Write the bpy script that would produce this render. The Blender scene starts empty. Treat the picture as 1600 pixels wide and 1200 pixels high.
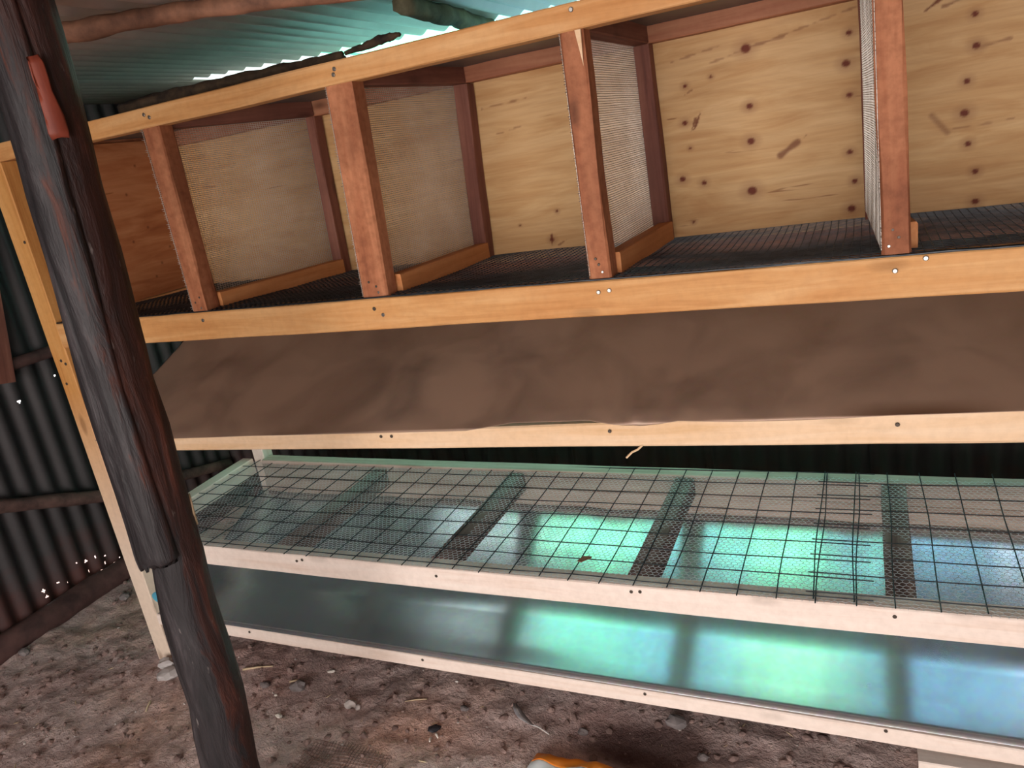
import bpy, bmesh, math, random
import numpy as np
from mathutils import Matrix, Vector, Euler, noise as mnoise

random.seed(7); np.random.seed(7)
SC = bpy.context.scene
COL = SC.collection

# ------------------------------------------------------------------ camera
cam_d = bpy.data.cameras.new('camera'); cam = bpy.data.objects.new('camera', cam_d); COL.objects.link(cam)
cam.location = (1.9916, -1.4012, 1.3890)
cam.rotation_euler = (math.radians(72.888), math.radians(9.258), math.radians(23.557))
cam_d.sensor_width = 36.0; cam_d.lens = 1197.455 * 36.0 / 1600.0
cam_d.clip_start = 0.02; cam_d.clip_end = 200
SC.camera = cam

# ------------------------------------------------------------------ daylight
world = bpy.data.worlds.new('daylight'); SC.world = world; world.use_nodes = True
bg = world.node_tree.nodes['Background']          # bright overcast sky
bg.inputs['Color'].default_value = (1.0, 0.965, 0.93, 1); bg.inputs['Strength'].default_value = 7.4

def area_light(name, loc, rot, sx, sy, power, color, portal=False):
    d = bpy.data.lights.new(name, 'AREA'); d.shape = 'RECTANGLE'; d.size = sx; d.size_y = sy
    d.energy = power; d.color = color
    o = bpy.data.objects.new(name, d); COL.objects.link(o); o.location = loc; o.rotation_euler = rot
    if portal: d.cycles.is_portal = True
    return o
# sampling portals over the open front and the rear eave (they give no light of their own)
area_light('front_opening_portal', (1.83, -3.14, 0.86), (math.radians(90), 0, 0), 3.16, 1.76, 1.0, (1, 1, 1), portal=True)
area_light('rear_eave_portal', (1.1, 1.19, 1.50), (math.radians(-90), 0, 0), 3.2, 0.72, 1.0, (1, 1, 1), portal=True)

vs = SC.view_settings
vs.view_transform = 'Standard'; vs.look = 'None'; vs.gamma = 1.0; vs.exposure = 0.0; vs.use_curve_mapping = False
SC.cycles.use_denoising = True
SC.cycles.max_bounces = 8; SC.cycles.diffuse_bounces = 4; SC.cycles.glossy_bounces = 5
SC.cycles.sample_clamp_indirect = 6.0

# ------------------------------------------------------------------ material helpers
def lin(r, g, b):
    f = lambda c: (c / 255 / 12.92) if c / 255 <= 0.04045 else ((c / 255 + 0.055) / 1.055) ** 2.4
    return (f(r), f(g), f(b), 1)

class NT:
    def __init__(s, name, rough=0.6, metal=0.0, spec=0.3):
        s.m = bpy.data.materials.new(name); s.m.use_nodes = True
        s.t = s.m.node_tree; s.b = s.t.nodes['Principled BSDF']
        s.b.inputs['Roughness'].default_value = rough; s.b.inputs['Metallic'].default_value = metal
        s.b.inputs['Specular IOR Level'].default_value = spec
        s.tc = s.t.nodes.new('ShaderNodeTexCoord')
    def n(s, k, **kw):
        x = s.t.nodes.new(k)
        for a, v in kw.items(): setattr(x, a, v)
        return x
    def l(s, a, b): s.t.links.new(a, b)
    def mapped(s, scale, coord='Object', rnd=True):
        mp = s.n('ShaderNodeMapping'); mp.inputs['Scale'].default_value = scale
        s.l(s.tc.outputs[coord], mp.inputs['Vector'])
        if rnd:
            oi = s.n('ShaderNodeObjectInfo'); mu = s.n('ShaderNodeVectorMath', operation='SCALE')
            mu.inputs[0].default_value = (37.0, 19.0, 53.0); s.l(oi.outputs['Random'], mu.inputs['Scale'])
            s.l(mu.outputs[0], mp.inputs['Location'])
        return mp.outputs[0]
    def noise(s, vec, scale, detail=4, rough=0.55, dist=0.0):
        x = s.n('ShaderNodeTexNoise'); x.inputs['Scale'].default_value = scale
        x.inputs['Detail'].default_value = detail; x.inputs['Roughness'].default_value = rough
        x.inputs['Distortion'].default_value = dist
        s.l(vec, x.inputs['Vector']); return x.outputs['Fac']
    def ramp(s, fac, stops):
        r = s.n('ShaderNodeValToRGB'); e = r.color_ramp.elements
        while len(e) < len(stops): e.new(0.5)
        for i, (p, c) in enumerate(stops): e[i].position = p; e[i].color = c if len(c) == 4 else (*c, 1)
        s.l(fac, r.inputs['Fac']); return r.outputs['Color']
    def mix(s, fac, a, b, mode='MIX'):
        x = s.n('ShaderNodeMix', data_type='RGBA', blend_type=mode)
        if isinstance(fac, (int, float)): x.inputs[0].default_value = fac
        else: s.l(fac, x.inputs[0])
        for i, v in ((6, a), (7, b)):
            if isinstance(v, tuple): x.inputs[i].default_value = v
            else: s.l(v, x.inputs[i])
        return x.outputs[2]
    def math(s, op, a, b=0.0):
        x = s.n('ShaderNodeMath', operation=op)
        for i, v in ((0, a), (1, b)):
            if isinstance(v, (int, float)): x.inputs[i].default_value = v
            else: s.l(v, x.inputs[i])
        return x.outputs[0]
    def color(s, c): s.l(c, s.b.inputs['Base Color'])
    def bump(s, h, strength=0.3, dist=0.002):
        x = s.n('ShaderNodeBump'); x.inputs['Strength'].default_value = strength; x.inputs['Distance'].default_value = dist
        s.l(h, x.inputs['Height']); s.l(x.outputs[0], s.b.inputs['Normal'])

BW = ((0, (0, 0, 0)), (1, (1, 1, 1)))

def wood(name, light, mid, dark, knots=0.5, stain=0.3, rough=0.62, grain=1.0, stain_col=None, light_fade=None, mottle=0.14):
    """sawn timber, grain along the board's own X axis"""
    N = NT(name, rough, 0, 0.25)
    v = N.mapped((1.6, 26, 26))
    g = N.noise(v, 1.6 * grain, 5, 0.6, 0.6)
    c = N.ramp(g, [(0.30, light), (0.55, mid), (0.78, dark)])
    v2 = N.mapped((3.0, 5.0, 5.0))
    big = N.noise(v2, 1.2, 3, 0.5)
    c = N.mix(N.math('MULTIPLY', N.ramp(big, [(0.45, (0, 0, 0)), (0.75, (1, 1, 1))]), stain), c, stain_col or dark)
    if light_fade:  # uneven light along the board, put into its colour
        sx = N.n('ShaderNodeSeparateXYZ'); N.l(N.tc.outputs['Object'], sx.inputs[0])
        mr = N.n('ShaderNodeMapRange'); mr.inputs['From Min'].default_value = light_fade[1]; mr.inputs['From Max'].default_value = light_fade[2]
        N.l(sx.outputs['X'], mr.inputs['Value']); c = N.mix(mr.outputs[0], c, light_fade[0])
    if knots > 0:
        v3 = N.mapped((4.2, 11, 11))
        vo = N.n('ShaderNodeTexVoronoi'); vo.inputs['Scale'].default_value = 1.0; N.l(v3, vo.inputs['Vector'])
        k = N.ramp(vo.outputs['Distance'], [(0.07, (1, 1, 1)), (0.17, (0, 0, 0))])
        c = N.mix(N.math('MULTIPLY', k, knots), c, tuple(x * 0.35 for x in dark[:3]) + (1,))
    fine = N.noise(N.mapped((9, 9, 9)), 7, 4, 0.6)
    c = N.mix(mottle, c, N.ramp(fine, [(0.35, (0.55, 0.5, 0.47)), (0.6, (1, 1, 1))]), 'MULTIPLY')
    N.color(c); N.bump(N.math('ADD', g, N.math('MULTIPLY', fine, 0.5)), 0.35, 0.0015)
    return N.m

M = {}
M['pine_warm'] = wood('pine_warm', lin(222, 176, 124), lin(208, 154, 98), lin(184, 124, 70), 0.35, 0.35, stain_col=lin(186, 112, 52))
M['pine_pale'] = wood('pine_pale', lin(243, 228, 217), lin(238, 219, 207), lin(224, 198, 180), 0.25, 0.3)
M['pine_tray'] = wood('pine_tray', lin(236, 208, 178), lin(230, 196, 160), lin(216, 174, 128), 0.2, 0.3)
M['pine_post'] = wood('pine_post', lin(220, 166, 104), lin(208, 150, 86), lin(180, 114, 58), 0.5, 0.3,
                      light_fade=(lin(232, 210, 190), -0.15, 0.45))  # warm light above and cool light below, painted into the post
M['brown_timber'] = wood('brown_timber', lin(192, 130, 94), lin(168, 106, 74), lin(120, 70, 48), 0.7, 0.65, 0.7, 0.8, mottle=0.5)
M['dark_timber'] = wood('dark_timber', lin(146, 98, 82), lin(122, 76, 64), lin(86, 52, 46), 0.5, 0.5, 0.7, 0.8)
M['orange_timber'] = wood('orange_timber', lin(212, 150, 100), lin(198, 132, 82), lin(170, 104, 60), 0.3, 0.35)
M['pink_timber'] = wood('pink_timber', lin(182, 128, 96), lin(166, 108, 80), lin(130, 76, 56), 0.7, 0.4)
M['grey_timber'] = wood('grey_timber', lin(206, 188, 176), lin(186, 166, 152), lin(150, 124, 112), 0.4, 0.4)
M['joist_timber'] = wood('joist_timber', lin(160, 130, 122), lin(126, 98, 92), lin(84, 60, 56), 0.4, 0.7, 0.75, 0.8)

def plywood(name, a, b, dark, tint):
    N = NT(name, 0.6, 0, 0.25)
    w = N.noise(N.mapped((1.5, 5, 9)), 2.2, 5, 0.55, 1.4)
    c = N.ramp(w, [(0.3, a), (0.55, b), (0.8, dark)])
    f = N.noise(N.mapped((2.5, 60, 60)), 2.0, 4, 0.6, 0.4)
    c = N.mix(0.3, c, N.ramp(f, [(0.35, (0.7, 0.62, 0.55)), (0.6, (1, 1, 1))]), 'MULTIPLY')
    at = N.n('ShaderNodeAttribute', attribute_name='knot')
    c = N.mix(at.outputs['Fac'], c, tint)
    # torn veneer streaks
    s = N.noise(N.mapped((3, 30, 40)), 1.4, 3, 0.5, 0.8)
    c = N.mix(N.math('MULTIPLY', N.ramp(s, [(0.71, (0, 0, 0)), (0.75, (1, 1, 1))]), 0.65), c, lin(120, 66, 30))
    N.color(c); N.bump(f, 0.2, 0.001)
    return N.m
M['plywood'] = plywood('plywood', lin(214, 176, 128), lin(200, 158, 108), lin(182, 132, 82), lin(104, 44, 22))
M['plywood_red'] = plywood('plywood_red', lin(186, 128, 88), lin(168, 106, 68), lin(140, 82, 50), lin(80, 40, 24))

def galvanised(name, col, dirt, dirt_amt, rough, lo=0.40, hi=0.68, metal=1.0):
    N = NT(name, rough, 1.0, 0.5)
    n1 = N.noise(N.mapped((3, 3, 3)), 1.6, 5, 0.6, 0.5)
    sp = N.n('ShaderNodeTexVoronoi'); sp.inputs['Scale'].default_value = 90; N.l(N.tc.outputs['Object'], sp.inputs['Vector'])
    c = N.mix(0.12, col, sp.outputs['Color'], 'MULTIPLY')
    msk = N.math('MULTIPLY', N.ramp(n1, [(lo, (0, 0, 0)), (hi, (1, 1, 1))]), dirt_amt)
    N.color(N.mix(msk, c, dirt))
    N.l(N.math('SUBTRACT', metal, N.math('MULTIPLY', msk, metal * 0.9)), N.b.inputs['Metallic'])
    N.l(N.math('ADD', N.math('MULTIPLY', n1, 0.18), rough - 0.09), N.b.inputs['Roughness'])
    return N.m
M['galv_bright'] = galvanised('galv_bright', lin(200, 204, 210), lin(128, 126, 128), 0.14, 0.24, 0.3, 0.8, metal=0.88)
M['galv_dull'] = galvanised('galv_dull', lin(156, 134, 120), lin(168, 138, 118), 0.9, 0.46, 0.12, 0.6, metal=0.8)
M['cover_sheet'] = galvanised('cover_sheet', lin(120, 118, 120), lin(86, 76, 76), 0.6, 0.5)

def iron_sheet(name, base, rust, rust_top, metal=0.6, rough=0.45):
    N = NT(name, rough, metal, 0.4)
    g = N.noise(N.mapped((1, 1, 1), rnd=False), 5, 5, 0.65)
    c = N.ramp(g, [(0.3, tuple(x * 0.75 for x in base[:3])), (0.7, base)])
    sx = N.n('ShaderNodeSeparateXYZ'); N.l(N.tc.outputs['Object'], sx.inputs[0])
    h = N.math('ADD', sx.outputs['Z'], N.math('MULTIPLY', g, 0.5))
    k = N.n('ShaderNodeMapRange'); k.inputs['From Min'].default_value = rust_top; k.inputs['From Max'].default_value = rust_top - 0.22
    N.l(h, k.inputs['Value'])
    c = N.mix(k.outputs[0], c, rust); N.color(c)
    N.l(N.math('MULTIPLY', N.math('SUBTRACT', 1.0, k.outputs[0]), metal), N.b.inputs['Metallic'])
    return N.m
M['wall_iron'] = iron_sheet('wall_iron', lin(66, 62, 63), lin(84, 46, 40), 0.5, 0.3, 0.55)
M['roof_iron'] = iron_sheet('roof_iron', lin(176, 160, 150), lin(110, 70, 50), -5, 0.35, 0.5)

def glow_sheet(name, col):  # translucent filter for the added sheets that tint the rear daylight
    N = NT(name, 0.5); t = N.t; t.nodes.remove(N.b)
    tr = N.n('ShaderNodeBsdfTranslucent'); df = N.n('ShaderNodeBsdfDiffuse'); mx = N.n('ShaderNodeMixShader'); mx.inputs[0].default_value = 0.15
    g = N.noise(N.mapped((1, 1, 1)), 7, 4, 0.6)
    c = N.ramp(g, [(0.3, tuple(x * 0.7 for x in col[:3])), (0.65, col)])
    N.l(c, tr.inputs['Color']); N.l(c, df.inputs['Color']); N.l(tr.outputs[0], mx.inputs[1]); N.l(df.outputs[0], mx.inputs[2])
    N.l(mx.outputs[0], t.nodes['Material Output'].inputs['Surface'])
    return N.m
M['glow_green'] = glow_sheet('glow_green', (0.26, 1.0, 0.60, 1))
M['glow_mint'] = glow_sheet('glow_mint', (0.50, 1.0, 0.72, 1))
M['glow_dim'] = glow_sheet('glow_dim', (0.34, 0.45, 0.44, 1))
M['glow_teal'] = glow_sheet('glow_teal', (0.20, 0.62, 0.60, 1))
M['glow_blue'] = glow_sheet('glow_blue', (0.20, 0.46, 0.62, 1))

def bark():
    N = NT('bark', 0.55, 0, 0.35)
    sx = N.n('ShaderNodeSeparateXYZ'); N.l(N.tc.outputs['Object'], sx.inputs[0])
    side = N.math('ADD', N.math('MULTIPLY', sx.outputs['X'], 0.59), N.math('MULTIPLY', sx.outputs['Y'], 0.8))
    g = N.noise(N.mapped((11, 11, 1.6), rnd=False), 2.6, 6, 0.65, 0.8)
    m = N.math('ADD', N.math('MULTIPLY', side, 16), N.math('MULTIPLY', N.math('SUBTRACT', g, 0.5), 2.4))
    k = N.ramp(N.math('ADD', m, 0.35), [(0.36, (0, 0, 0)), (0.56, (1, 1, 1))])
    grey = N.ramp(g, [(0.3, lin(20, 18, 20)), (0.52, lin(42, 38, 40)), (0.74, lin(78, 72, 74))])
    red = N.ramp(g, [(0.3, lin(28, 16, 15)), (0.55, lin(54, 28, 23)), (0.8, lin(104, 58, 44))])
    c = N.mix(k, grey, red)
    sp = N.noise(N.mapped((26, 26, 5), rnd=False), 3, 3, 0.6)
    c = N.mix(N.math('MULTIPLY', N.ramp(sp, [(0.68, (0, 0, 0)), (0.74, (1, 1, 1))]), 0.5), c, lin(150, 138, 134))
    N.color(c); N.bump(N.math('ADD', g, N.math('MULTIPLY', sp, 0.5)), 0.9, 0.006)
    return N.m
M['bark'] = bark()

def simple(name, c1, c2, scale=8, rough=0.6, metal=0.0, spec=0.3, bump=0.2, stretch=(1, 1, 1)):
    N = NT(name, rough, metal, spec)
    g = N.noise(N.mapped(stretch), scale, 5, 0.6)
    N.color(N.ramp(g, [(0.3, c1), (0.7, c2)])); N.bump(g, bump, 0.003)
    return N.m
M['scar'] = simple('scar', lin(96, 40, 28), lin(138, 64, 44), 14, 0.5, stretch=(3, 3, 0.6))
M['pole_bark'] = simple('pole_bark', lin(74, 50, 40), lin(150, 106, 82), 16, 0.75, bump=0.6)
M['pole_green'] = simple('pole_green', lin(74, 72, 54), lin(132, 124, 98), 14, 0.8, bump=0.8)
M['pole_dark'] = simple('pole_dark', lin(62, 46, 44), lin(120, 92, 84), 14, 0.8, bump=0.8)
M['log_dark'] = simple('log_dark', lin(52, 36, 35), lin(96, 68, 64), 12, 0.8, bump=0.8)
M['bark_slab'] = simple('bark_slab', lin(36, 28, 24), lin(84, 66, 48), 22, 0.85, bump=0.9)
M['wire_dark'] = simple('wire_dark', lin(40, 44, 48), lin(70, 74, 78), 30, 0.45, 0.7, 0.4, 0)
M['wire_galv'] = simple('wire_galv', lin(196, 200, 206), lin(222, 226, 230), 30, 0.45, 0.1, 0.4, 0)
M['wire_pale'] = simple('wire_pale', lin(170, 160, 148), lin(220, 214, 206), 7, 0.5, 0.25, 0.4, 0)
M['nail'] = simple('nail', lin(120, 116, 110), lin(200, 196, 190), 40, 0.3, 0.9, 0.5, 0)
M['nail_dark'] = simple('nail_dark', lin(52, 44, 40), lin(110, 98, 88), 40, 0.5, 0.6, 0.4, 0)
M['stone_pale'] = simple('stone_pale', lin(168, 156, 152), lin(214, 204, 198), 14, 0.8)
M['stone_grey'] = simple('stone_grey', lin(96, 88, 88), lin(146, 136, 134), 14, 0.85)
M['plaster'] = simple('plaster', lin(150, 144, 142), lin(196, 188, 186), 10, 0.85)
M['chip_white'] = simple('chip_white', lin(206, 196, 186), lin(236, 228, 218), 14, 0.7)
M['straw'] = simple('straw', lin(176, 150, 118), lin(220, 198, 166), 20, 0.7)
M['black_plastic'] = simple('black_plastic', lin(26, 26, 30), lin(52, 52, 58), 14, 0.4)
M['disc_blue'] = simple('disc_blue', lin(64, 140, 168), lin(98, 176, 200), 8, 0.35)
M['orange_plastic'] = simple('orange_plastic', lin(232, 128, 30), lin(246, 158, 60), 6, 0.35)
M['white_sack'] = simple('white_sack', lin(214, 214, 220), lin(240, 240, 244), 10, 0.5)
M['feather'] = simple('feather', lin(150, 146, 150), lin(206, 202, 204), 20, 0.7)
M['leaf_dry'] = simple('leaf_dry', lin(120, 78, 58), lin(160, 112, 84), 20, 0.7)
M['dirt_clod'] = simple('dirt_clod', lin(100, 80, 76), lin(162, 136, 128), 20, 0.95)

def soil():
    N = NT('soil', 0.95, 0, 0.12)
    a = N.noise(N.mapped((1, 1, 1), rnd=False), 1.7, 6, 0.6, 0.3)
    b = N.noise(N.mapped((1, 1, 1), rnd=False), 16, 7, 0.72)
    c3 = N.noise(N.mapped((1, 1, 1), rnd=False), 70, 4, 0.7)
    c = N.ramp(a, [(0.32, lin(216, 176, 168)), (0.5, lin(220, 200, 196)), (0.70, lin(224, 186, 170))])
    c = N.mix(0.8, c, N.ramp(b, [(0.28, (0.5, 0.43, 0.42)), (0.52, (0.9, 0.87, 0.86)), (0.72, (1.15, 1.1, 1.06))]), 'MULTIPLY')
    c = N.mix(0.5, c, N.ramp(c3, [(0.3, (0.5, 0.46, 0.45)), (0.6, (1.05, 1.02, 1.0))]), 'MULTIPLY')
    at = N.n('ShaderNodeAttribute', attribute_name='darker')
    c = N.mix(N.math('MULTIPLY', at.outputs['Fac'], 0.8), c, lin(62, 34, 32))
    N.color(c); N.bump(N.math('ADD', b, N.math('MULTIPLY', c3, 0.6)), 1.0, 0.02)
    return N.m
M['soil'] = soil()

# ------------------------------------------------------------------ geometry helpers
def tag(o, label=None, cat=None, group=None, kind=None):
    if label: o['label'] = label
    if cat: o['category'] = cat
    if group: o['group'] = group
    if kind: o['kind'] = kind
    return o
def put(o, parent=None, Mw=None):
    COL.objects.link(o)
    if Mw is None: Mw = Matrix.Identity(4)
    o['_w'] = [x for r in Mw for x in r]
    if parent is not None:
        o.parent = parent
        P = Matrix([parent['_w'][i * 4:i * 4 + 4] for i in range(4)])
        o.matrix_parent_inverse = P.inverted()
    o.matrix_basis = Mw
    return o
def empty(name, loc):
    o = bpy.data.objects.new(name, None); o.empty_display_size = 0.1
    return put(o, None, Matrix.Translation(loc))
def mesh_obj(name, V, F, mat, parent=None, Mw=None, smooth=False):
    me = bpy.data.meshes.new(name)
    if isinstance(V, np.ndarray): V = V.tolist()
    if isinstance(F, np.ndarray): F = F.tolist()
    me.from_pydata(V, [], F); me.materials.append(M[mat] if isinstance(mat, str) else mat)
    if smooth: me.polygons.foreach_set('use_smooth', [True] * len(me.polygons))
    me.update()
    return put(bpy.data.objects.new(name, me), parent, Mw)
def frame(P0, P1, up=(0, 0, 1)):
    P0, P1 = Vector(P0), Vector(P1); x = (P1 - P0).normalized(); u = Vector(up)
    y = u.cross(x)
    if y.length < 1e-4: y = Vector((0, 1, 0)).cross(x)
    y.normalize(); z = x.cross(y)
    m = Matrix((x, y, z)).transposed().to_4x4(); m.translation = (P0 + P1) / 2
    return m
def board(name, P0, P1, w, h, mat, parent, up=(0, 0, 1), bev=0.0025, wob=0.0012, bow=0.0, seg=None, h1=None):
    """sawn board between the centres of its two ends; w across, h along `up`; eased edges, slightly uneven saw line"""
    L = (Vector(P1) - Vector(P0)).length; seg = seg or max(4, int(L / 0.06))
    b = min(bev, w * .3, h * .3)
    prof = [(-w/2+b, -h/2), (w/2-b, -h/2), (w/2, -h/2+b), (w/2, h/2-b), (w/2-b, h/2), (-w/2+b, h/2), (-w/2, h/2-b), (-w/2, -h/2+b)]
    s = random.random() * 100
    V, F = [], []
    for i in range(seg + 1):
        t = i / seg; x = -L/2 + L*t
        for j, (py, pz) in enumerate(prof):
            dy = mnoise.noise((x * 5, s, j * 3.1)) * wob; dz = mnoise.noise((x * 5, s + 31, (j // 2) * 5.7)) * wob
            V.append((x, py + dy, pz * (1 + ((h1 or h) / h - 1) * t) + dz + bow * math.sin(math.pi * t)))
    for i in range(seg):
        for j in range(8):
            a, c = i * 8 + j, i * 8 + (j + 1) % 8
            F.append((a, c, c + 8, a + 8))
    F.append(tuple(range(7, -1, -1))); F.append(tuple(seg * 8 + j for j in range(8)))
    return mesh_obj(name, V, F, mat, parent, frame(P0, P1, up))
def log(name, pts, radii, mat, parent=None, nseg=14, rough=0.12, sub=6, seed=0, label=None):
    """rough round pole through a list of points; irregular radius"""
    P = []; R = []
    for i in range(len(pts) - 1):
        for k in range(sub):
            t = k / sub; P.append(Vector(pts[i]).lerp(Vector(pts[i + 1]), t)); R.append(radii[i] * (1 - t) + radii[i + 1] * t)
    P.append(Vector(pts[-1])); R.append(radii[-1])
    c0 = sum(P, Vector()) / len(P); V, F = [], []
    for i, p in enumerate(P):
        d = (P[min(i + 1, len(P) - 1)] - P[max(i - 1, 0)]).normalized()
        a = d.cross(Vector((0, 0, 1)))
        if a.length < 0.1: a = d.cross(Vector((1, 0, 0)))
        a.normalize(); b = d.cross(a)
        for j in range(nseg):
            th = 2 * math.pi * j / nseg
            n = mnoise.noise((math.cos(th) * 1.3 + seed, math.sin(th) * 1.3, i * 0.35)) + 0.5 * mnoise.noise((math.cos(th) * 3 + seed, math.sin(th) * 3, i * 0.9))
            V.append(tuple(p - c0 + (a * math.cos(th) + b * math.sin(th)) * R[i] * (1 + rough * n)))
    for i in range(len(P) - 1):
        for j in range(nseg):
            q, r = i * nseg + j, i * nseg + (j + 1) % nseg
            F.append((q, r, r + nseg, q + nseg))
    F.append(tuple(range(nseg - 1, -1, -1))); F.append(tuple((len(P) - 1) * nseg + j for j in range(nseg)))
    return mesh_obj(name, V, F, mat, parent, Matrix.Translation(c0), True)
def tubes(polys, r, ns=4):
    """thin wires: each polyline an (n,3) list; returns V, F"""
    V, F = [], []
    for pl in polys:
        base = len(V); n = len(pl)
        for i in range(n):
            a = pl[max(i - 1, 0)]; b = pl[min(i + 1, n - 1)]
            dx, dy, dz = b[0]-a[0], b[1]-a[1], b[2]-a[2]
            l = math.sqrt(dx*dx + dy*dy + dz*dz) or 1; dx, dy, dz = dx/l, dy/l, dz/l
            if abs(dz) < 0.8: ux, uy, uz = -dy, dx, 0.0
            else: ux, uy, uz = 0.0, dz, -dy
            ul = math.sqrt(ux*ux + uy*uy + uz*uz) or 1; ux, uy, uz = ux/ul, uy/ul, uz/ul
            vx, vy, vz = dy*uz - dz*uy, dz*ux - dx*uz, dx*uy - dy*ux
            for j in range(ns):
                th = 2 * math.pi * (j + .5) / ns; c, s = math.cos(th) * r, math.sin(th) * r
                V.append((pl[i][0] + ux*c + vx*s, pl[i][1] + uy*c + vy*s, pl[i][2] + uz*c + vz*s))
        for i in range(n - 1):
            for j in range(ns):
                a = base + i * ns + j; b = base + i * ns + (j + 1) % ns
                F.append((a, b, b + ns, a + ns))
    return V, F
_nail = None
def nail(parent, p, n=(0, -1, 0), dark=False, r=0.0045):
    global _nail
    if _nail is None:
        V, F = [], []
        for k, (rr, z) in enumerate(((1, 0), (1, .25), (.75, .45))):
            for j in range(8): V.append((rr * math.cos(j * math.pi / 4), rr * math.sin(j * math.pi / 4), z))
        for k in range(2):
            for j in range(8): F.append((k*8+j, k*8+(j+1) % 8, k*8+8+(j+1) % 8, k*8+8+j))
        F.append(tuple(16 + j for j in range(8)))
        _nail = {}
        for dk in (False, True):
            me = bpy.data.meshes.new('nail'); me.from_pydata(V, [], F); me.materials.append(M['nail_dark' if dk else 'nail']); _nail[dk] = me
    z = Vector(n).normalized(); q = z.to_track_quat('Z', 'Y')
    mw = Matrix.Translation(p) @ q.to_matrix().to_4x4() @ Matrix.Scale(r, 4)
    return put(bpy.data.objects.new('nail', _nail[dark]), parent, mw)
def corrugated(name, u0, u1, v0, v1, to, mat, parent, du=0.0127/2, dv=0.05, amp=0.009, pitch=0.076, holes=(), thick=0.0009):
    """corrugated iron: waves across u, straight along v; `to(u, v, h)` gives the world point"""
    nu = max(2, int((u1 - u0) / du)); nv = max(1, int((v1 - v0) / dv))
    us = np.linspace(u0, u1, nu + 1); vv = np.linspace(v0, v1, nv + 1)
    V, F = [], []
    for v in vv:
        for u in us: V.append(to(u, v, amp * math.sin(2 * math.pi * u / pitch)))
    hs = [(hu, hv, hr) for hu, hv, hr in holes if u0 - .02 < hu < u1 + .02]
    for i in range(nv):
        for j in range(nu):
            uc, vc = (us[j] + us[j+1]) / 2, (vv[i] + vv[i+1]) / 2
            if any((uc-hu)**2 + (vc-hv)**2 < hr*hr for hu, hv, hr in hs): continue
            a = i * (nu + 1) + j; F.append((a, a + 1, a + nu + 2, a + nu + 1))
    o = mesh_obj(name, V, F, mat, parent, None, True)
    if thick: md = o.modifiers.new('thickness', 'SOLIDIFY'); md.thickness = thick; md.offset = 0
    return o

# ================================================================== SETTING
# ---- ground: trodden red soil
def ground_h(x, y):
    d = math.hypot((x - 1.47) / 0.22, (y + 0.0) / 0.10)
    h = 0.010 * mnoise.noise((x * 2.1, y * 2.1, 3)) + 0.009 * mnoise.noise((x * 6, y * 6, 9)) + 0.008 * mnoise.noise((x * 17, y * 17, 1)) + 0.004 * mnoise.noise((x * 38, y * 38, 6))
    h -= 0.025 * max(0, 1 - d * d)
    h += 0.03 * max(0, min(1, (-0.45 - x) / 0.3)) * (0.6 + mnoise.noise((x * 3, y * 3, 5)))
    return h - 0.008
xs = np.concatenate([np.arange(-4.0, -0.9, .1), np.arange(-0.9, 2.3, .0125), np.arange(2.3, 5.0, .1)])
ys = np.concatenate([np.arange(-5.0, -0.7, .1), np.arange(-0.7, 1.1, .0125), np.arange(1.1, 4.5, .1)])
V = [(x, y, ground_h(x, y)) for y in ys for x in xs]
nx = len(xs)
F = [(i*nx+j, i*nx+j+1, i*nx+nx+j+1, i*nx+nx+j) for i in range(len(ys)-1) for j in range(nx-1)]
floor = mesh_obj('floor', V, F, 'soil', None, None, True); tag(floor, 'bare reddish brown earth floor littered with chips', 'floor', kind='structure')
att = floor.data.attributes.new('darker', 'FLOAT', 'POINT')  # mask of darker earth: one broad patch and random small areas
dm = []
for (x, y, z) in V:
    d = math.hypot((x - 1.50) / 0.20, (y - 0.02) / 0.085) + 0.35 * mnoise.noise((x * 9, y * 9, 4))
    e = 0.55 * max(0, mnoise.noise((x * 4, y * 4, 14)) * 2 - 0.5)
    dm.append(max(max(0, min(1, (1.15 - d) * 2.2)), e))
att.data.foreach_set('value', dm)

# ---- left wall: corrugated iron sheets with nail holes
wl = empty('wall_left', (-0.80, -1.0, 0)); tag(wl, 'dark corrugated iron wall left of the rack', 'wall', kind='structure')
HOLES = [(.246, .814, .0055), (.402, .858, .004), (.281, .133, .0065), (.313, .134, .004), (.407, .078, .004), (.279, .089, .004), (.349, .085, .0045),
         (.088, .126, .006), (.093, .099, .0055), (.150, .122, .0035), (.237, .152, .0035), (.32, .072, .004), (.42, .05, .006), (.30, .06, .004), (.385, .062, .006), (.18, .105, .0035), (.36,.11,.003)]
def to_left(u, v, h): return (-0.80 + h, u, v)
ed = [-3.1, -2.35, -1.6, -0.85, -0.12, 0.56, 1.16]
for a, b in zip(ed[:-1], ed[1:]):
    fine = b > -0.2
    k = ed.index(a) % 2 * 0.004
    corrugated('iron_sheet', a, b + 0.03, -0.02, 1.88, lambda u, v, h, k=k: to_left(u, v, h + k), 'wall_iron', wl,
               du=0.0038 if fine else 0.0127, dv=0.0055 if fine else 0.1, holes=HOLES if fine else ())
# ---- rear wall, lower under the eave behind the cages
wb = empty('wall_back', (1.3, 1.10, 0)); tag(wb, 'dark corrugated iron wall behind the rack', 'wall', kind='structure')
for a, b, top in ((-0.82, -0.22, 1.83), (-0.22, 0.45, 1.60), (0.45, 0.95, 1.15), (0.95, 1.45, 1.15), (1.45, 1.95, 1.15), (1.95, 2.55, 1.42), (2.55, 3.5, 1.6)):
    corrugated('iron_sheet', a, b + 0.03, -0.02, top, lambda u, v, h: (u, 1.10 + h, v), 'wall_iron', wb, du=0.0095, dv=0.2)
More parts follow.
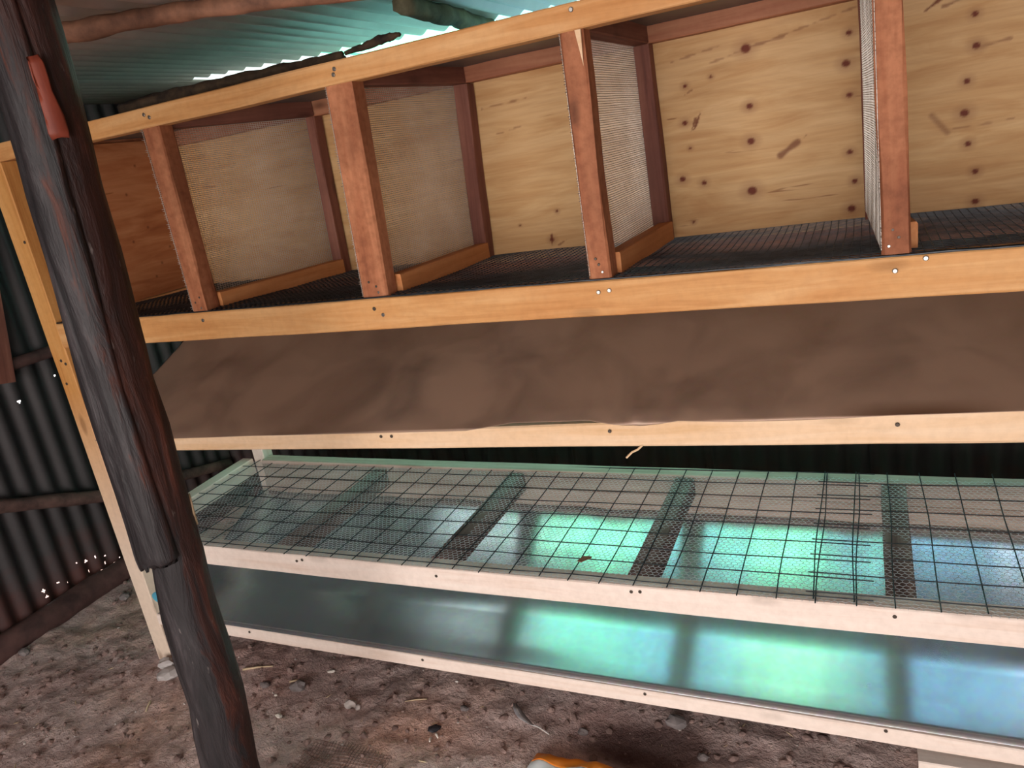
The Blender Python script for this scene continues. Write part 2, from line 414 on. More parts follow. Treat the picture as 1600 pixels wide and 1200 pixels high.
# translucent sheets added above the rear iron to colour the lower tray's glow
GLOW_SHEETS = ((-0.22, 0.45, 'glow_dim', 'glow_dim'), (0.45, 0.98, 'glow_teal', 'glow_green'), (0.98, 1.42, 'glow_blue', 'glow_teal'), (1.42, 1.88, 'glow_mint', 'glow_green'), (1.88, 2.55, 'glow_blue', 'glow_blue'))
for a, b, m1, m2 in GLOW_SHEETS:
    o = corrugated('added_glow_sheet', a, b + 0.03, 1.56 if a < 0 else 1.12, 1.79 if a < 0 else 1.74, lambda u, v, h: (u, 1.122 + h, v), m1, wb, du=0.0095, dv=0.3, thick=0)
    o['label'] = 'added translucent sheet tinting the glow on the lower tray'
# ---- right and front walls (outside the picture), leaving the wide opening behind the viewer
wr = empty('wall_right', (3.4, -1.0, 0)); tag(wr, 'corrugated iron wall at the right end of the shed', 'wall', kind='structure')
for a, b in ((-3.1, -2.0), (-2.0, -0.9), (-0.9, 0.2), (0.2, 1.15)):
    corrugated('iron_sheet', a, b + 0.03, -0.02, 1.66, lambda u, v, h: (3.4 + h, u, v), 'wall_iron', wr, du=0.019, dv=0.4)
wf = empty('wall_front', (-0.2, -3.1, 0)); tag(wf, 'corrugated iron wall beside the open front', 'wall', kind='structure')
corrugated('iron_sheet', -0.82, 0.25, -0.02, 1.86, lambda u, v, h: (u, -3.1 + h, v), 'wall_iron', wf, du=0.019, dv=0.4)

# ---- roof: corrugated iron, waves running front to back
roof = empty('ceiling', (1.3, -1.0, 1.82)); tag(roof, 'corrugated iron roof seen from below', 'roof', kind='structure')
def roof_z(x): return 1.789 - 0.048 * x
for a, b in ((-0.95, -0.2), (-0.2, 0.5), (0.5, 1.2), (1.2, 1.95), (1.95, 2.7), (2.7, 3.5)):
    k = 0.003 * (int(a * 10) % 2)
    corrugated('roof_sheet', a, b + 0.05, -3.2, 1.15 if b < -.1 or a > 2.4 else (0.90 if a > 1.9 else 0.76), lambda u, v, h, k=k: (u, v, roof_z(u) + h + k), 'roof_iron', roof, du=0.0063, dv=0.75, amp=0.0095)

for a, b, m1, m2 in GLOW_SHEETS:  # roof strips added to steer the colours reflected in the lower tray
    o = corrugated('added_glow_sheet', a, b + 0.03, 0.66, 1.18, lambda u, v, h: (u, v, roof_z(u) + h + 0.004), m2, roof, du=0.0095, dv=0.3, amp=0.0095, thick=0)
    o['label'] = 'added translucent roof strip tinting the glow on the lower tray'
# ---- roof poles
p = log('roof_pole', [(-0.80, -0.88, 1.775), (0.25, -0.43, 1.737), (0.647, -0.2846, 1.727), (0.817, -0.218, 1.725), (0.961, -0.136, 1.722), (1.6, 0.20, 1.68)], [.022, .021, .019, .017, .016, .016], 'pole_bark', rough=0.25, seed=3, sub=10)
tag(p, 'reddish brown knotty branch pole running under the roof', 'pole', 'poles under the roof')
p = log('roof_pole', [(1.126, 0.13, 1.708), (1.10, 0.37, 1.710), (1.07, 0.63, 1.710), (1.055, 0.78, 1.710)], [.020, .023, .022, .021], 'pole_green', rough=0.4, seed=8, sub=8)
tag(p, 'rough greenish grey rafter pole above the top rail', 'pole', 'poles under the roof')
p = log('wall_pole', [(-0.765, -0.9, .72), (-0.765, 0.05, .497), (-0.765, 0.403, .355), (-0.765, 1.05, .20)], [.026, .025, .023, .022], 'pole_dark', rough=0.2, seed=5, sub=8)
tag(p, 'grey brown pole slanting across the left corrugated wall', 'pole')
p = log('wall_pole', [(-0.765, -0.9, .93), (-0.765, 0.3, .95), (-0.765, 1.05, .96)], [.02, .022, .022], 'log_dark', rough=0.2, seed=15, sub=8)
tag(p, 'dark pole high on the left wall behind corner post', 'pole')
p = log('base_log', [(-0.755, -1.5, .035), (-0.755, -0.1, .04), (-0.755, 0.3, .04), (-0.75, 1.05, .035)], [.05, .048, .045, .045], 'log_dark', rough=0.15, seed=12, sub=10)
tag(p, 'dark weathered log lying along foot of left wall', 'log')
bp_ = empty('leaning_plank', (-0.74, 0.2, 0.55))
board('plank', (-0.745, 0.19, 0.90), (-0.745, 0.30, 1.50), .02, .075, 'dark_timber', bp_, up=(0, 1, 0))
bp_['label'] = 'short dark red plank fixed upright on the left wall'; bp_['category'] = 'plank'

# ================================================================== CAGE RACK
XL, XR = -0.154, 2.72
rack = empty('cage_rack', (1.28, 0.3, 0.0))
tag(rack, 'two tier wooden animal cage rack with wire floors and sloping metal trays', 'cage rack')

# corner posts
cp = board('corner_post', (-0.122, 0.034, 1.572), (-0.120, 0.034, -0.015), .064, .066, 'pine_post', rack, up=(0, 1, 0)); cp['label'] = 'orange pine front corner post with paler light painted towards the ground'
for z, x in ((1.02, -.12), (1.01, -.105), (1.36, -.10), (0.95, -.13)): nail(cp, (x, 0.0005, z), dark=True)
board('corner_post', (-0.075, 0.60, 1.56), (-0.075, 0.60, -0.015), .05, .05, 'pine_pale', rack, up=(0, 1, 0))
board('corner_post', (2.70, 0.034, 1.57), (2.70, 0.034, -0.015), .06, .066, 'pine_post', rack, up=(0, 1, 0))
board('corner_post', (2.70, 0.60, 1.56), (2.70, 0.60, -0.015), .05, .05, 'pine_pale', rack, up=(0, 1, 0))

# upper tier rails
def railz(a, b, x): return a + b * x
tr = board('top_rail', (-0.45, 0.0225, 1.5965), (2.75, 0.0225, 1.5855), .045, .0455, 'pine_warm', rack); tr['label'] = 'long light pine top rail'
for x, z in ((.485, 1.592), (1.015, 1.588), (1.02, 1.598), (1.532, 1.6), (2.03, 1.59), (.47, 1.60)): nail(tr, (x, -0.0008, z))
fr = board('floor_rail', (-0.088, 0.0225, 1.0918), (2.67, 0.0225, 1.0798), .045, .0705, 'pine_warm', rack); fr['label'] = 'broad orange pine rail under the upper cage floor'
for x, z in ((.47, 1.105), (.99, 1.10), (1.01, 1.085), (1.515, 1.098), (1.537, 1.10), (2.03, 1.095), (2.075, 1.112)): nail(fr, (x, -0.0008, z), dark=x in (.99,))
board('back_rail', (-0.1, 0.580, 1.072), (2.68, 0.580, 1.067), .03, .06, 'brown_timber', rack)
board('back_top_rail', (-0.1, 0.53, 1.594), (2.68, 0.53, 1.596), .04, .056, 'pink_timber', rack)
board('side_rail', (-0.13, 0.07, 1.09), (-0.13, 0.57, 1.085), .04, .07, 'pine_warm', rack)
board('side_top_rail', (-0.13, 0.07, 1.59), (-0.13, 0.51, 1.59), .04, .05, 'brown_timber', rack)
cv = board('top_cover', (-0.16, 0.325, 1.6125), (2.74, 0.325, 1.6015), .55, .004, 'cover_sheet', rack, bev=0.001, wob=0.003, seg=40); cv['label'] = 'grey sheet covering the top of the cages'

# front posts of the upper tier  (xl_bottom, xr_bottom, xl_top, xr_top)
POSTS = [(.440, .489, .442, .500), (.962, 1.030, .984, 1.050), (1.4985, 1.540, 1.501, 1.548), (2.0086, 2.0558, 2.005, 2.045)]
for k, (a, b, c, d) in enumerate(POSTS):
    w = ((b - a) + (d - c)) / 2
    ps = board('cage_post', ((a+b)/2, .027, 1.1215 + .0005), ((c+d)/2, .027, 1.571), .046, w, 'brown_timber', rack, up=(1, 0, 0), bev=0.004, wob=0.004)
    for q in range(3):
        nail(ps, ((a+b)/2 + random.uniform(-.012, .012), .0035, 1.135 + q * .012 + random.uniform(0, .006)), dark=q > 0, r=.0028)
    if k == 2:
        sp = mesh_obj('splinter', [(1.534, .002, 1.566), (1.545, .002, 1.566), (1.541, .002, 1.505), (1.534, -.003, 1.566), (1.545, -.003, 1.566)],
                      [(3, 4, 2), (0, 2, 1), (0, 3, 2), (1, 2, 4), (0, 1, 4, 3)], 'pine_tray', ps); sp['label'] = 'pale fresh splinter at post top'
BPOSTS = [(.512, .546, .535, .562), (.999, 1.037, 1.02, 1.062), (1.505, 1.549, 1.503, 1.540), (1.984, 2.03, 1.984, 2.025)]
for a, b, c, d in BPOSTS:
    board('back_post', ((a+b)/2, .527, 1.11), ((c+d)/2, .527, 1.566), .044, ((b-a)+(d-c))/2, 'dark_timber', rack, up=(1, 0, 0), bev=0.003, wob=0.003)

# dividers: bottom board, top board, fine wire screen
def screen(name, x0b, x1b, x0t, x1t, y0, y1, z0, z1, parent, pitch=.0046):
    """fine wire screen across a divider; x may differ front/back and bottom/top"""
    polys = []
    def X(y, z):
        s = (y - y0) / (y1 - y0); t = (z - z0) / (z1 - z0)
        return (x0b*(1-s) + x1b*s) * (1-t) + (x0t*(1-s) + x1t*s) * t + 0.006 * math.sin(math.pi * s) * math.sin(math.pi * t)
    nz = int((z1 - z0) / pitch); ny = int((y1 - y0) / (pitch * 1.6))
    for i in range(nz + 1):
        z = z0 + (z1 - z0) * i / nz + random.uniform(-.0004, .0004)
        e0 = random.uniform(-.006, .002)
        polys.append([(X(y, z) + (.0005 if q % 2 else -.0005), y, z + .0008 * mnoise.noise((y * 9, i * .11, x0b))) for q, y in enumerate(np.linspace(y0 + e0, y1, 9))])
    V, F = tubes(polys, .0009, 4)
    polys = []
    for i in range(ny + 1):
        y = y0 + (y1 - y0) * i / ny
        polys.append([(X(y, z), y, z) for z in np.linspace(z0, z1, 7)])
    V2, F2 = tubes(polys, .00055, 4); o = len(V); V += V2; F += [tuple(i + o for i in f) for f in F2]
    ob = mesh_obj(name, V, F, 'wire_pale', parent); tag(ob, kind='stuff'); ob['label'] = 'fine pale wire screen of a divider'
    return ob
for k, (a, b, c, d) in enumerate(POSTS):
    A, B, C_, D_ = BPOSTS[k]
    db = board('divider_board', (b - .006, .052, 1.141), (B - .012, .512, 1.132), .034, .046, 'orange_timber', rack); db['label'] = 'orange board along the foot of a divider'
    board('divider_top_board', ((c+d)/2, .05, 1.590), ((C_+D_)/2, .508, 1.592), .038, .05, 'dark_timber', rack)
    screen('divider_screen', a + .002, A + .002, c + .002, C_ + .002, .004, .53, 1.13, 1.57, rack)

# plywood back and left side, with knots and rusty nail stains in the veneer
KNOTS = [(1.749,1.517,9),(1.606,1.462,4),(1.749,1.392,6),(1.747,1.314,7),(1.598,1.379,5),(1.605,1.319,3),(1.742,1.2,9),(1.58,1.249,6),(1.964,1.507,5),(1.956,1.446,7),(1.961,1.38,5),(1.958,1.258,5),(1.966,1.193,5),(1.958,1.132,7),(2.198,1.495,5),(2.201,1.434,6),(2.185,1.368,5),(2.181,1.305,7),(2.188,1.241,5),(2.202,1.182,5),(2.203,1.118,6),(1.631,1.233,5),(1.597,1.142,3),(1.215,1.137,5),(1.667,1.471,3),(1.241,1.211,3),(1.128,1.186,2)]
STREAK = [(1.81,1.272,1.85,1.297,.009,.75),(1.745,1.517,1.83,1.527,.004,.6),(2.12,1.31,2.15,1.27,.009,.45),(2.11,1.52,2.17,1.556,.004,.9),(2.14,1.52,2.2,1.535,.0035,.6),(2.2,1.43,2.26,1.436,.004,.5),
          (1.618,1.36,1.636,1.395,.003,.9),(1.612,1.358,1.624,1.385,.003,.8),(1.60,1.44,1.62,1.45,.002,.6),(1.212,1.12,1.216,1.15,.003,.9),(1.23,1.12,1.26,1.135,.002,.6),(1.66,1.50,1.98,1.555,.0022,.45),
          (1.07,1.50,1.2,1.505,.002,.5),(1.10,1.43,1.18,1.44,.0015,.5),(1.84,1.285,1.87,1.31,.002,.5),(2.15,1.275,2.27,1.28,.0015,.4),(1.58,1.52,1.70,1.535,.002,.45)]
def ply(name, x0, x1, z0, z1, mat, parent, axis='x', y=.553, th=.012, step=.0035):
    nu, nv = max(2, int((x1-x0)/step)), max(2, int((z1-z0)/step))
    us = np.linspace(x0, x1, nu+1); vs_ = np.linspace(z0, z1, nv+1); cu, cv_ = (x0+x1)/2, (z0+z1)/2
    U, W = np.meshgrid(us, vs_); K = np.zeros_like(U)
    if axis == 'x':
        for kx, kz, r in KNOTS:
            rr = r * .00115; d = np.hypot((U-kx) / 1.15, W-kz)
            K = np.maximum(K, np.clip((rr*1.25-d)/(rr*.5), 0, 1)); K = np.maximum(K, .35*np.clip((rr*3.2-d)/(rr*2.4), 0, 1))
        for ax, az, bx, bz, r, s in STREAK:
            dx, dz = bx-ax, bz-az; t = np.clip(((U-ax)*dx+(W-az)*dz)/(dx*dx+dz*dz), 0, 1)
            d = np.hypot(U-ax-t*dx, W-az-t*dz) + .0012*np.sin(U*120+W*90)
            K = np.maximum(K, s*np.clip((r-d)/(r*.6), 0, 1))
    else:
        for q in range(9):
            ku, kv = random.uniform(x0, x1), random.uniform(z0, z1); d = np.hypot(U-ku, W-kv); K = np.maximum(K, .7*np.clip((.006-d)/.004, 0, 1))
    n = (nu+1)*(nv+1); g = np.stack([U-cu, np.zeros_like(U), W-cv_], -1).reshape(-1, 3)
    V = np.concatenate([g, g + [0, th, 0]])
    i, j = np.meshgrid(np.arange(nv), np.arange(nu), indexing='ij'); a = (i*(nu+1)+j).ravel()
    F = np.stack([a, a+1, a+nu+2, a+nu+1], -1).tolist()
    c = [0, nu, (nu+1)*(nv+1)-1, (nu+1)*nv]
    F += [[n+c[3], n+c[2], n+c[1], n+c[0]]]
    for p_, q_ in ((0, 1), (1, 2), (2, 3), (3, 0)): F.append([c[q_], c[p_], n+c[p_], n+c[q_]])
    mw = Matrix.Translation((cu, y, cv_)) if axis == 'x' else Matrix.Translation((y, cu, cv_)) @ Matrix.Rotation(math.pi/2, 4, 'Z')
    o = mesh_obj(name, V, F, mat, parent, mw)
    at = o.data.attributes.new('knot', 'FLOAT', 'POINT'); at.data.foreach_set('value', np.concatenate([K.ravel(), K.ravel()*0]))
    return o
for a, b in ((-.10, .53), (.531, 1.02), (1.021, 1.525), (1.526, 2.03), (2.031, 2.68)):
    ply('back_panel', a, b, 1.09, 1.618, 'plywood', rack)['label'] = 'knotty yellow plywood back panel'
ply('side_panel', .067, .552, 1.125, 1.60, 'plywood_red', rack, 'y', y=-.098)['label'] = 'reddish plywood end panel'

# upper floor: dark square wire mesh over the rails
polys = []
def fz(x, y): return 1.1285 - .0044*x - .026*max(0, y-.04) + .004*mnoise.noise((x*3, y*5, 2)) - .006*math.sin(math.pi*min(1, max(0, y/.55)))*abs(math.sin(x*6))
for i in range(int(2.76/.016)):
    x = -.085 + i*.016; polys.append([(x + .003*mnoise.noise((i*.3, y*4, 1)), y, fz(x, y)) for y in np.linspace(.003, .548, 8)])
for i in range(35):
    y = .003 + i*.016; polys.append([(x, y + .003*mnoise.noise((i*.3, x*4, 7)), fz(x, y)+.001) for x in np.linspace(-.085, 2.66, 56)])
V, F = tubes(polys, .0012, 4)
fm = mesh_obj('floor_mesh', V, F, 'wire_dark', rack); tag(fm, kind='stuff'); fm['label'] = 'dark square wire mesh of the upper cage floor'
# edge wire along the front
e = [(x, .001 + .002*mnoise.noise((x*8, 1, 1)), 1.129 - .0044*x + .0015*mnoise.noise((x*14, 3, 1))) for x in np.linspace(-.085, 2.66, 120)]
V, F = tubes([e], .0018, 6); mesh_obj('edge_wire', V, F, 'wire_dark', rack)

# upper tray: dull sheet sloping down to the front, its wavy edge bent over the board
EDGE = [(-.1,.772),(.237,.7807),(.539,.7919),(.977,.8025),(1.166,.8078),(1.281,.8261),(1.458,.8315),(1.512,.8214),(1.565,.8186),(1.605,.8227),(1.644,.8294),(1.718,.8278),(1.813,.8289),(1.88,.8312),(1.945,.8346),(2.028,.8402),(2.217,.8457),(2.68,.862)]
ex, ez = zip(*EDGE)
def tray(name, x0, x1, prof, mat, parent, nxs, wave, seed, under=None):
    """prof(x) -> list of (y, z) from back to front edge"""
    xs_ = np.linspace(x0, x1, nxs); V = []; m = 0
    for x in xs_:
        pr = prof(x); m = len(pr)
        for k, (y, z) in enumerate(pr):
            w = wave * (mnoise.noise((x*2.2, y*3, seed)) + .35*mnoise.noise((x*5, y*4, seed+4)))
            if under: w += .004*math.exp(-((x - 1.555 + .28*y)/.012)**2)*max(0, 1 - y/.4)     # old crease
            V.append((x - (x0+x1)/2, y, z + (w if 0 < k < m-3 else w*.25)))
    F = [(i*m+k, i*m+k+1, i*m+m+k+1, i*m+m+k) for i in range(nxs-1) for k in range(m-1)]
    o = mesh_obj(name, V, F, mat, parent, Matrix.Translation(((x0+x1)/2, 0, 0)), True)
    md = o.modifiers.new('thickness', 'SOLIDIFY'); md.thickness = .0008; md.offset = 0
    if under: o.data.materials.append(M[under]); md.material_offset = 1
    return o
def prof_up(x):
    ze = float(np.interp(x, ex, ez)); lip = max(.7745 + .0325*x, ze + .0008)
    r = [(.55 - .55*t, (1.025)*(1-t) + (lip+.0015)*t) for t in np.linspace(0, 1, 16)]
    r[-1] = (.0, lip + .0015)
    return r + [(-.0030, lip), (-.0036, ze + (lip-ze)*.5), (-.0040, ze)]
t1 = tray('dropping_tray', -.086, 2.66, prof_up, 'galv_dull', rack, 420, .006, 3, 'galv_bright'); t1['label'] = 'dull brown stained metal sheet sloping under the upper cages'
tb = board('tray_board', (-.088, .0225, .7545), (2.67, .0225, .8285), .043, .036, 'pine_tray', rack, h1=.065); tb['label'] = 'cream pine board along the front of the upper tray'
for x in (.93, .96, 1.50, 2.03): nail(tb, (x, -.0012, .766 + .027*x), dark=True, r=.004)
V, F = tubes([[(1.565, .0, .775), (1.556, -.006, .768), (1.545, -.01, .764), (1.532, -.012, .752)]], .0022, 5); mesh_obj('splinter', V, F, 'pine_tray', tb)

# lower cage frame
lf = board('floor_rail', (-.088, .0225, .4118), (2.67, .0225, .4145), .045, .0615, 'pine_pale', rack, bow=-.006); lf['label'] = 'whitish pine front rail of the lower cage floor'
for x, z in ((.56, .425), (.58, .43), (1.0, .42), (1.5, .428), (1.52, .43), (2.02, .428)): nail(lf, (x, -.001, z - .004), dark=True, r=.004)
board('back_rail', (-.04, .575, .4265), (2.67, .575, .4015), .05, .062, 'grey_timber', rack)
board('side_rail', (-.125, .07, .414), (-.125, .57, .424), .05, .062, 'pine_pale', rack)
for a, b in ((.455, .505), (.965, 1.012), (1.481, 1.534), (2.006, 2.062)):
    board('joist', ((a+b)/2, .046, .412), ((a+b)/2, .549, .408), b-a, .055, 'joist_timber', rack, wob=.003)
# big square wire, two overlapping lengths with free ends
def gz(x, y): return .4485 + .002*mnoise.noise((x*4, y*6, 3)) - .003*math.sin(math.pi*min(1, max(0, y/.58))) - .006*math.sin(math.pi*min(1, max(0, (x+.088)/2.76)))
def big_grid(x0, x1, off, offy, seed, dz):
    polys = []; rx = random.Random(seed)
    x = x0 + off
    while x < x1:
        polys.append([(x + .008*mnoise.noise((x*5+seed, y*3, 1)), y, gz(x, y)+dz) for y in np.linspace(-.004 + rx.uniform(-.006, .004), .59, 9)]); x += .075
    y = offy
    while y < .592:
        polys.append([(x, y + .005*mnoise.noise((x*4, y*9+seed, 5)), gz(x, y)+dz+.0015) for x in np.linspace(x0, x1 + rx.uniform(-.01, .01), max(6, int((x1-x0)/.05)))]); y += .0715
    V, F = tubes(polys, .0014, 5)
    o = mesh_obj('wire_grid', V, F, 'wire_dark', rack); o['label'] = 'wide square wire grid of the lower cage floor'
big_grid(-.10, 1.985, .03, .012, 1, .001)
big_grid(1.86, 2.68, .012, .022, 2, .0045)
# fine hexagonal netting over it
def hexnet(x0, x1, y0, y1, s, r):
    polys = []; w = s; hgt = s * .80
    ny = int((y1-y0)/hgt); nxx = int((x1-x0)/w)
    def P(i, j, top):
        x = x0 + (i + (.5 if j % 2 else 0)) * w; y = y0 + j*hgt + (.27*hgt if top else -.27*hgt)
        return (x + .002*mnoise.noise((x*20, y*20, 1)), y + .002*mnoise.noise((x*20, y*20, 6)), gz(x, y) - .0015 + .0015*mnoise.noise((x*12, y*12, 9)))
    for j in range(ny):
        for i in range(nxx):
            polys.append([P(i, j, False), P(i, j, True)])
            if j < ny-1:
                q = P(i, j, True)
                if j % 2: polys.append([P(i, j+1, False), q, P(i+1, j+1, False)])
                else: polys.append([P(i-1, j+1, False), q, P(i, j+1, False)])
    V, F = tubes(polys, r, 3)
    o = mesh_obj('hex_netting', V, F, 'wire_galv', rack); tag(o, kind='stuff'); o['label'] = 'fine hexagonal wire netting over the lower cage floor'
hexnet(-.09, 2.66, .0, .58, .0135, .0005)

# lower tray: bright galvanised sheet
def prof_lo(x):
    f = .170 - .0055*x; w = .010*mnoise.noise((x*3.3, 1, 8)) + .005*mnoise.noise((x*9, 2, 8))
    ym, zm = .205, f + .033
    yb, zb = .548, .336 - .006*x + .8*w
    pr = [(yb + (ym-yb)*t, zb + (zm-zb)*t) for t in np.linspace(0, .94, 15)]
    pr += [(ym - .012 + (.003-ym+.012)*t, zm - .003 + (f-zm+.003)*t) for t in np.linspace(0, 1, 10)]
    return pr
t2 = tray('dropping_tray', -.086, 2.66, prof_lo, 'galv_bright', rack, 220, .0032, 11); t2['label'] = 'bright galvanised sheet sloping under the lower cages'
bb = board('tray_board', (-.088, .0225, .151), (2.67, .0225, .1305), .045, .038, 'pine_pale', rack); bb['label'] = 'pale pine board along the front of the lower tray'
for x, z in ((.30, .158), (1.5, .151), (2.0, .150), (.9, .152)): nail(bb, (x, -.001, z), dark=True, r=.0038)
board('tray_bearer', (-.05, .572, .358), (2.67, .572, .338), .04, .066, 'grey_timber', rack)

# ================================================================== TRUNK POST
RINGS = [(.8188,1.80,.052),(.8171,1.726,.0515),(.8157,1.615,.052),(.8075,1.499,.0515),(.8005,1.438,.0515),(.7960,1.332,.0525),(.7800,1.163,.0535),(.7740,1.103,.0525),(.7757,1.010,.0545),(.7735,.913,.0515),(.7720,.776,.0485),(.7739,.750,.0476),(.7670,.707,.0494),(.7580,.633,.0524),(.7557,.520,.0555),(.7557,.423,.0553),(.7402,.338,.0572),(.7243,.233,.0565),(.7164,.085,.0596),(.712,-.03,.064)]
VR = Vector((.59, .807, 0)); VC = Vector((.807, -.59, 0))      # across the trunk / towards the open side
tk = empty('trunk_post', (.712, -.5, 0)); tag(tk, 'dark rough tree trunk post standing in front of the rack', 'post')
rz = [r[1] for r in RINGS][::-1]; rxx = [r[0] for r in RINGS][::-1]; rr_ = [r[2] for r in RINGS][::-1]
def trunk_c(z): return Vector((float(np.interp(z, rz, rxx)), -.5, z)), float(np.interp(z, rz, rr_))
def trunk_r(z, th):
    c, r = trunk_c(z)
    n = .03*mnoise.noise((math.cos(th)*1.5, math.sin(th)*1.5, z*2.2)) + .04*mnoise.noise((math.cos(th)*4, math.sin(th)*4, z*1.6+9)) + .025*mnoise.noise((math.cos(th)*9, math.sin(th)*9, z*5))
    return r * (1 + n)
def trunk_p(z, th, off=0.0):
    c, r = trunk_c(z); rr = trunk_r(z, th) + off
    return c + VR * (rr*math.cos(th)) + VC * (rr*math.sin(th))
nz_, nt_ = 170, 48; V, F = [], []
base = Vector((.76, -.5, .9))
zs = np.linspace(-.03, 1.80, nz_)
for z in zs:
    for j in range(nt_): V.append(tuple(trunk_p(z, 2*math.pi*j/nt_) - base))
for i in range(nz_-1):
    for j in range(nt_):
        a, b = i*nt_+j, i*nt_+(j+1) % nt_; F.append((a, b, b+nt_, a+nt_))
F.append(tuple(range(nt_-1, -1, -1))); F.append(tuple((nz_-1)*nt_+j for j in range(nt_)))
mesh_obj('trunk', V, F, 'bark', tk, Matrix.Translation(base), True)
# thick outer bark left on one side, broken off lower down
V, F = [], []; na = 26; zb = np.linspace(.752, 1.80, 100)
for i, z in enumerate(zb):
    for j in range(na+1):
        s = j/na; th = math.radians(92 + 150*s)
        ed_ = min(1, s/.12, (1-s)/.12); zz = z
        if i == 0: zz = .752 + .035*abs(mnoise.noise((j*.7, 1, 2))) + .03*(1-math.sin(math.pi*s))
        t = (.0045 + .010*max(0, min(1, (1.0-z)/.22)) + .003*mnoise.noise((j*.4, z*5, 1))) * ed_ ** .6
        V.append(tuple(trunk_p(zz, th, max(.0006, t)) - base))
for i in range(99):
    for j in range(na): a = i*(na+1)+j; F.append((a, a+1, a+na+2, a+na+1))
bk = mesh_obj('bark_slab', V, F, 'bark', tk, Matrix.Translation(base), True); bk['label'] = 'thick grey outer bark broken off lower down'
md = bk.modifiers.new('thickness', 'SOLIDIFY'); md.thickness = .006; md.offset = -1
# bare red scar high on the trunk
V, F = [], []
SCAR = [(1.632, 90, 3), (1.622, 89, 7), (1.603, 89, 8), (1.585, 88, 6), (1.565, 87, 8), (1.55, 86, 9), (1.537, 85, 8), (1.527, 84, 6), (1.518, 83, 2)]
for z, tc_, hw in SCAR:
    for q in range(9):
        th = math.radians(tc_ + 2 + hw*(1-q/4)); e_ = 1-abs(1-q/4)
        V.append(tuple(trunk_p(z, th, .0014 + .0016*e_) - base))
for i in range(len(SCAR)-1):
    for q in range(8): a = i*9+q; F.append((a, a+1, a+10, a+9))
sc_ = mesh_obj('bare_scar', V, F, 'scar', tk, Matrix.Translation(base), True); sc_['label'] = 'bare reddish wood scar where bark is missing'
md = sc_.modifiers.new('thickness', 'SOLIDIFY'); md.thickness = .02; md.offset = -1
# small pale chip of sapwood on the side
V, F = [], []
for i, z in enumerate((.865, .85, .83, .812, .80)):
    for q in range(5):
        V.append(tuple(trunk_p(z, math.radians(2 + 8*(q-2)*(1-abs(i-2)/2.4)), .003) - base))
for i in range(4):
    for q in range(4): a = i*5+q; F.append((a, a+1, a+6, a+5))
ch = mesh_obj('sapwood_patch', V, F, 'straw', tk, Matrix.Translation(base), True); md = ch.modifiers.new('t', 'SOLIDIFY'); md.thickness = .004; md.offset = -1

# ================================================================== SMALL THINGS
# dark bark strips lying on top of the cages
s1 = log('bark_strip', [(.30, .10, 1.636), (.55, .09, 1.636), (.80, .08, 1.632), (1.0, .07, 1.628)], [.019, .018, .015, .009], 'bark_slab', rough=.5, seed=21, sub=10)
tag(s1, 'long dark bark strip lying on the cage top', 'bark strip')
s2 = log('bark_strip', [(1.02, .05, 1.630), (1.08, .045, 1.634), (1.135, .04, 1.637), (1.165, .035, 1.636)], [.004, .007, .008, .004], 'bark_slab', rough=.5, seed=23, sub=8)
tag(s2, 'short curled dark bark scrap on the top rail', 'bark strip')
s3 = log('bark_strip', [(.22, .16, 1.630), (.34, .15, 1.64), (.44, .14, 1.630)], [.012, .018, .010], 'pole_bark', rough=.5, seed=25, sub=8)
tag(s3, 'brown bark lump at the left end of cage top', 'bark strip')

def rock(name, x, y, sx, sy, sz, mat, label, cat, seed, sink=.3, group=None, rot=0.0):
    bm = bmesh.new(); bmesh.ops.create_icosphere(bm, subdivisions=2, radius=1)
    for v in bm.verts:
        n = 1 + .35*mnoise.noise(v.co*1.3 + Vector((seed*7.3, 0, 0))) + .12*mnoise.noise(v.co*3 + Vector((0, seed*3.1, 0)))
        v.co = Vector((v.co.x*sx, v.co.y*sy, v.co.z*sz)) * n
    me = bpy.data.meshes.new(name); bm.to_mesh(me); bm.free(); me.materials.append(M[mat])
    o = put(bpy.data.objects.new(name, me), None, Matrix.Translation((x, y, ground_h(x, y) + sz*(1-sink)*.8)) @ Matrix.Rotation(rot, 4, 'Z'))
    return tag(o, label, cat, group)
rock('stone', .651, -.039, .020, .015, .012, 'stone_pale', 'pale pinkish stone in the middle of the earth floor', 'stone', 1)
rock('stone', .678, -.042, .008, .010, .008, 'stone_pale', 'small pale stone touching the pinkish stone', 'stone', 2)
rock('stone', .444, -.014, .026, .018, .016, 'stone_grey', 'flat grey stone between trunk and pinkish stone', 'stone', 3, rot=.4)
rock('stone', .337, -.032, .018, .014, .010, 'stone_grey', 'grey stone beside the dark trunk', 'stone', 4)
rock('stone', 1.319, .018, .013, .010, .009, 'stone_grey', 'small stone right of the feather', 'stone', 5)
rock('soil_clump', 1.535, .092, .026, .020, .014, 'stone_grey', 'grey crumbly clump under the lower tray board', 'clump', 6, .2)
rock('stone', -.685, -.102, .020, .016, .016, 'stone_grey', 'rounded stone beside the log at left edge', 'stone', 7)
rock('stone', -.62, .26, .022, .018, .012, 'stone_grey', 'grey stone near the far end of wall log', 'stone', 8)
rock('stone', 1.617, .009, .012, .010, .008, 'stone_grey', 'small dull stone right of the darker patch', 'stone', 9)
rock('stone', .984, .018, .012, .009, .008, 'stone_grey', 'small grey stone below the middle of tray board', 'stone', 10)
rock('plaster_lump', -.036, -.056, .045, .032, .016, 'plaster', 'whitish plaster lump at foot of the corner post', 'lump', 11, .3, rot=.5)
rock('plaster_lump', -.075, -.03, .03, .022, .02, 'plaster', 'smaller plaster lump against the corner post', 'lump', 12, .3)
rock('chip', .503, .07, .013, .007, .004, 'chip_white', 'white chip under the lower tray board', 'chip', 13, 0, rot=.3)
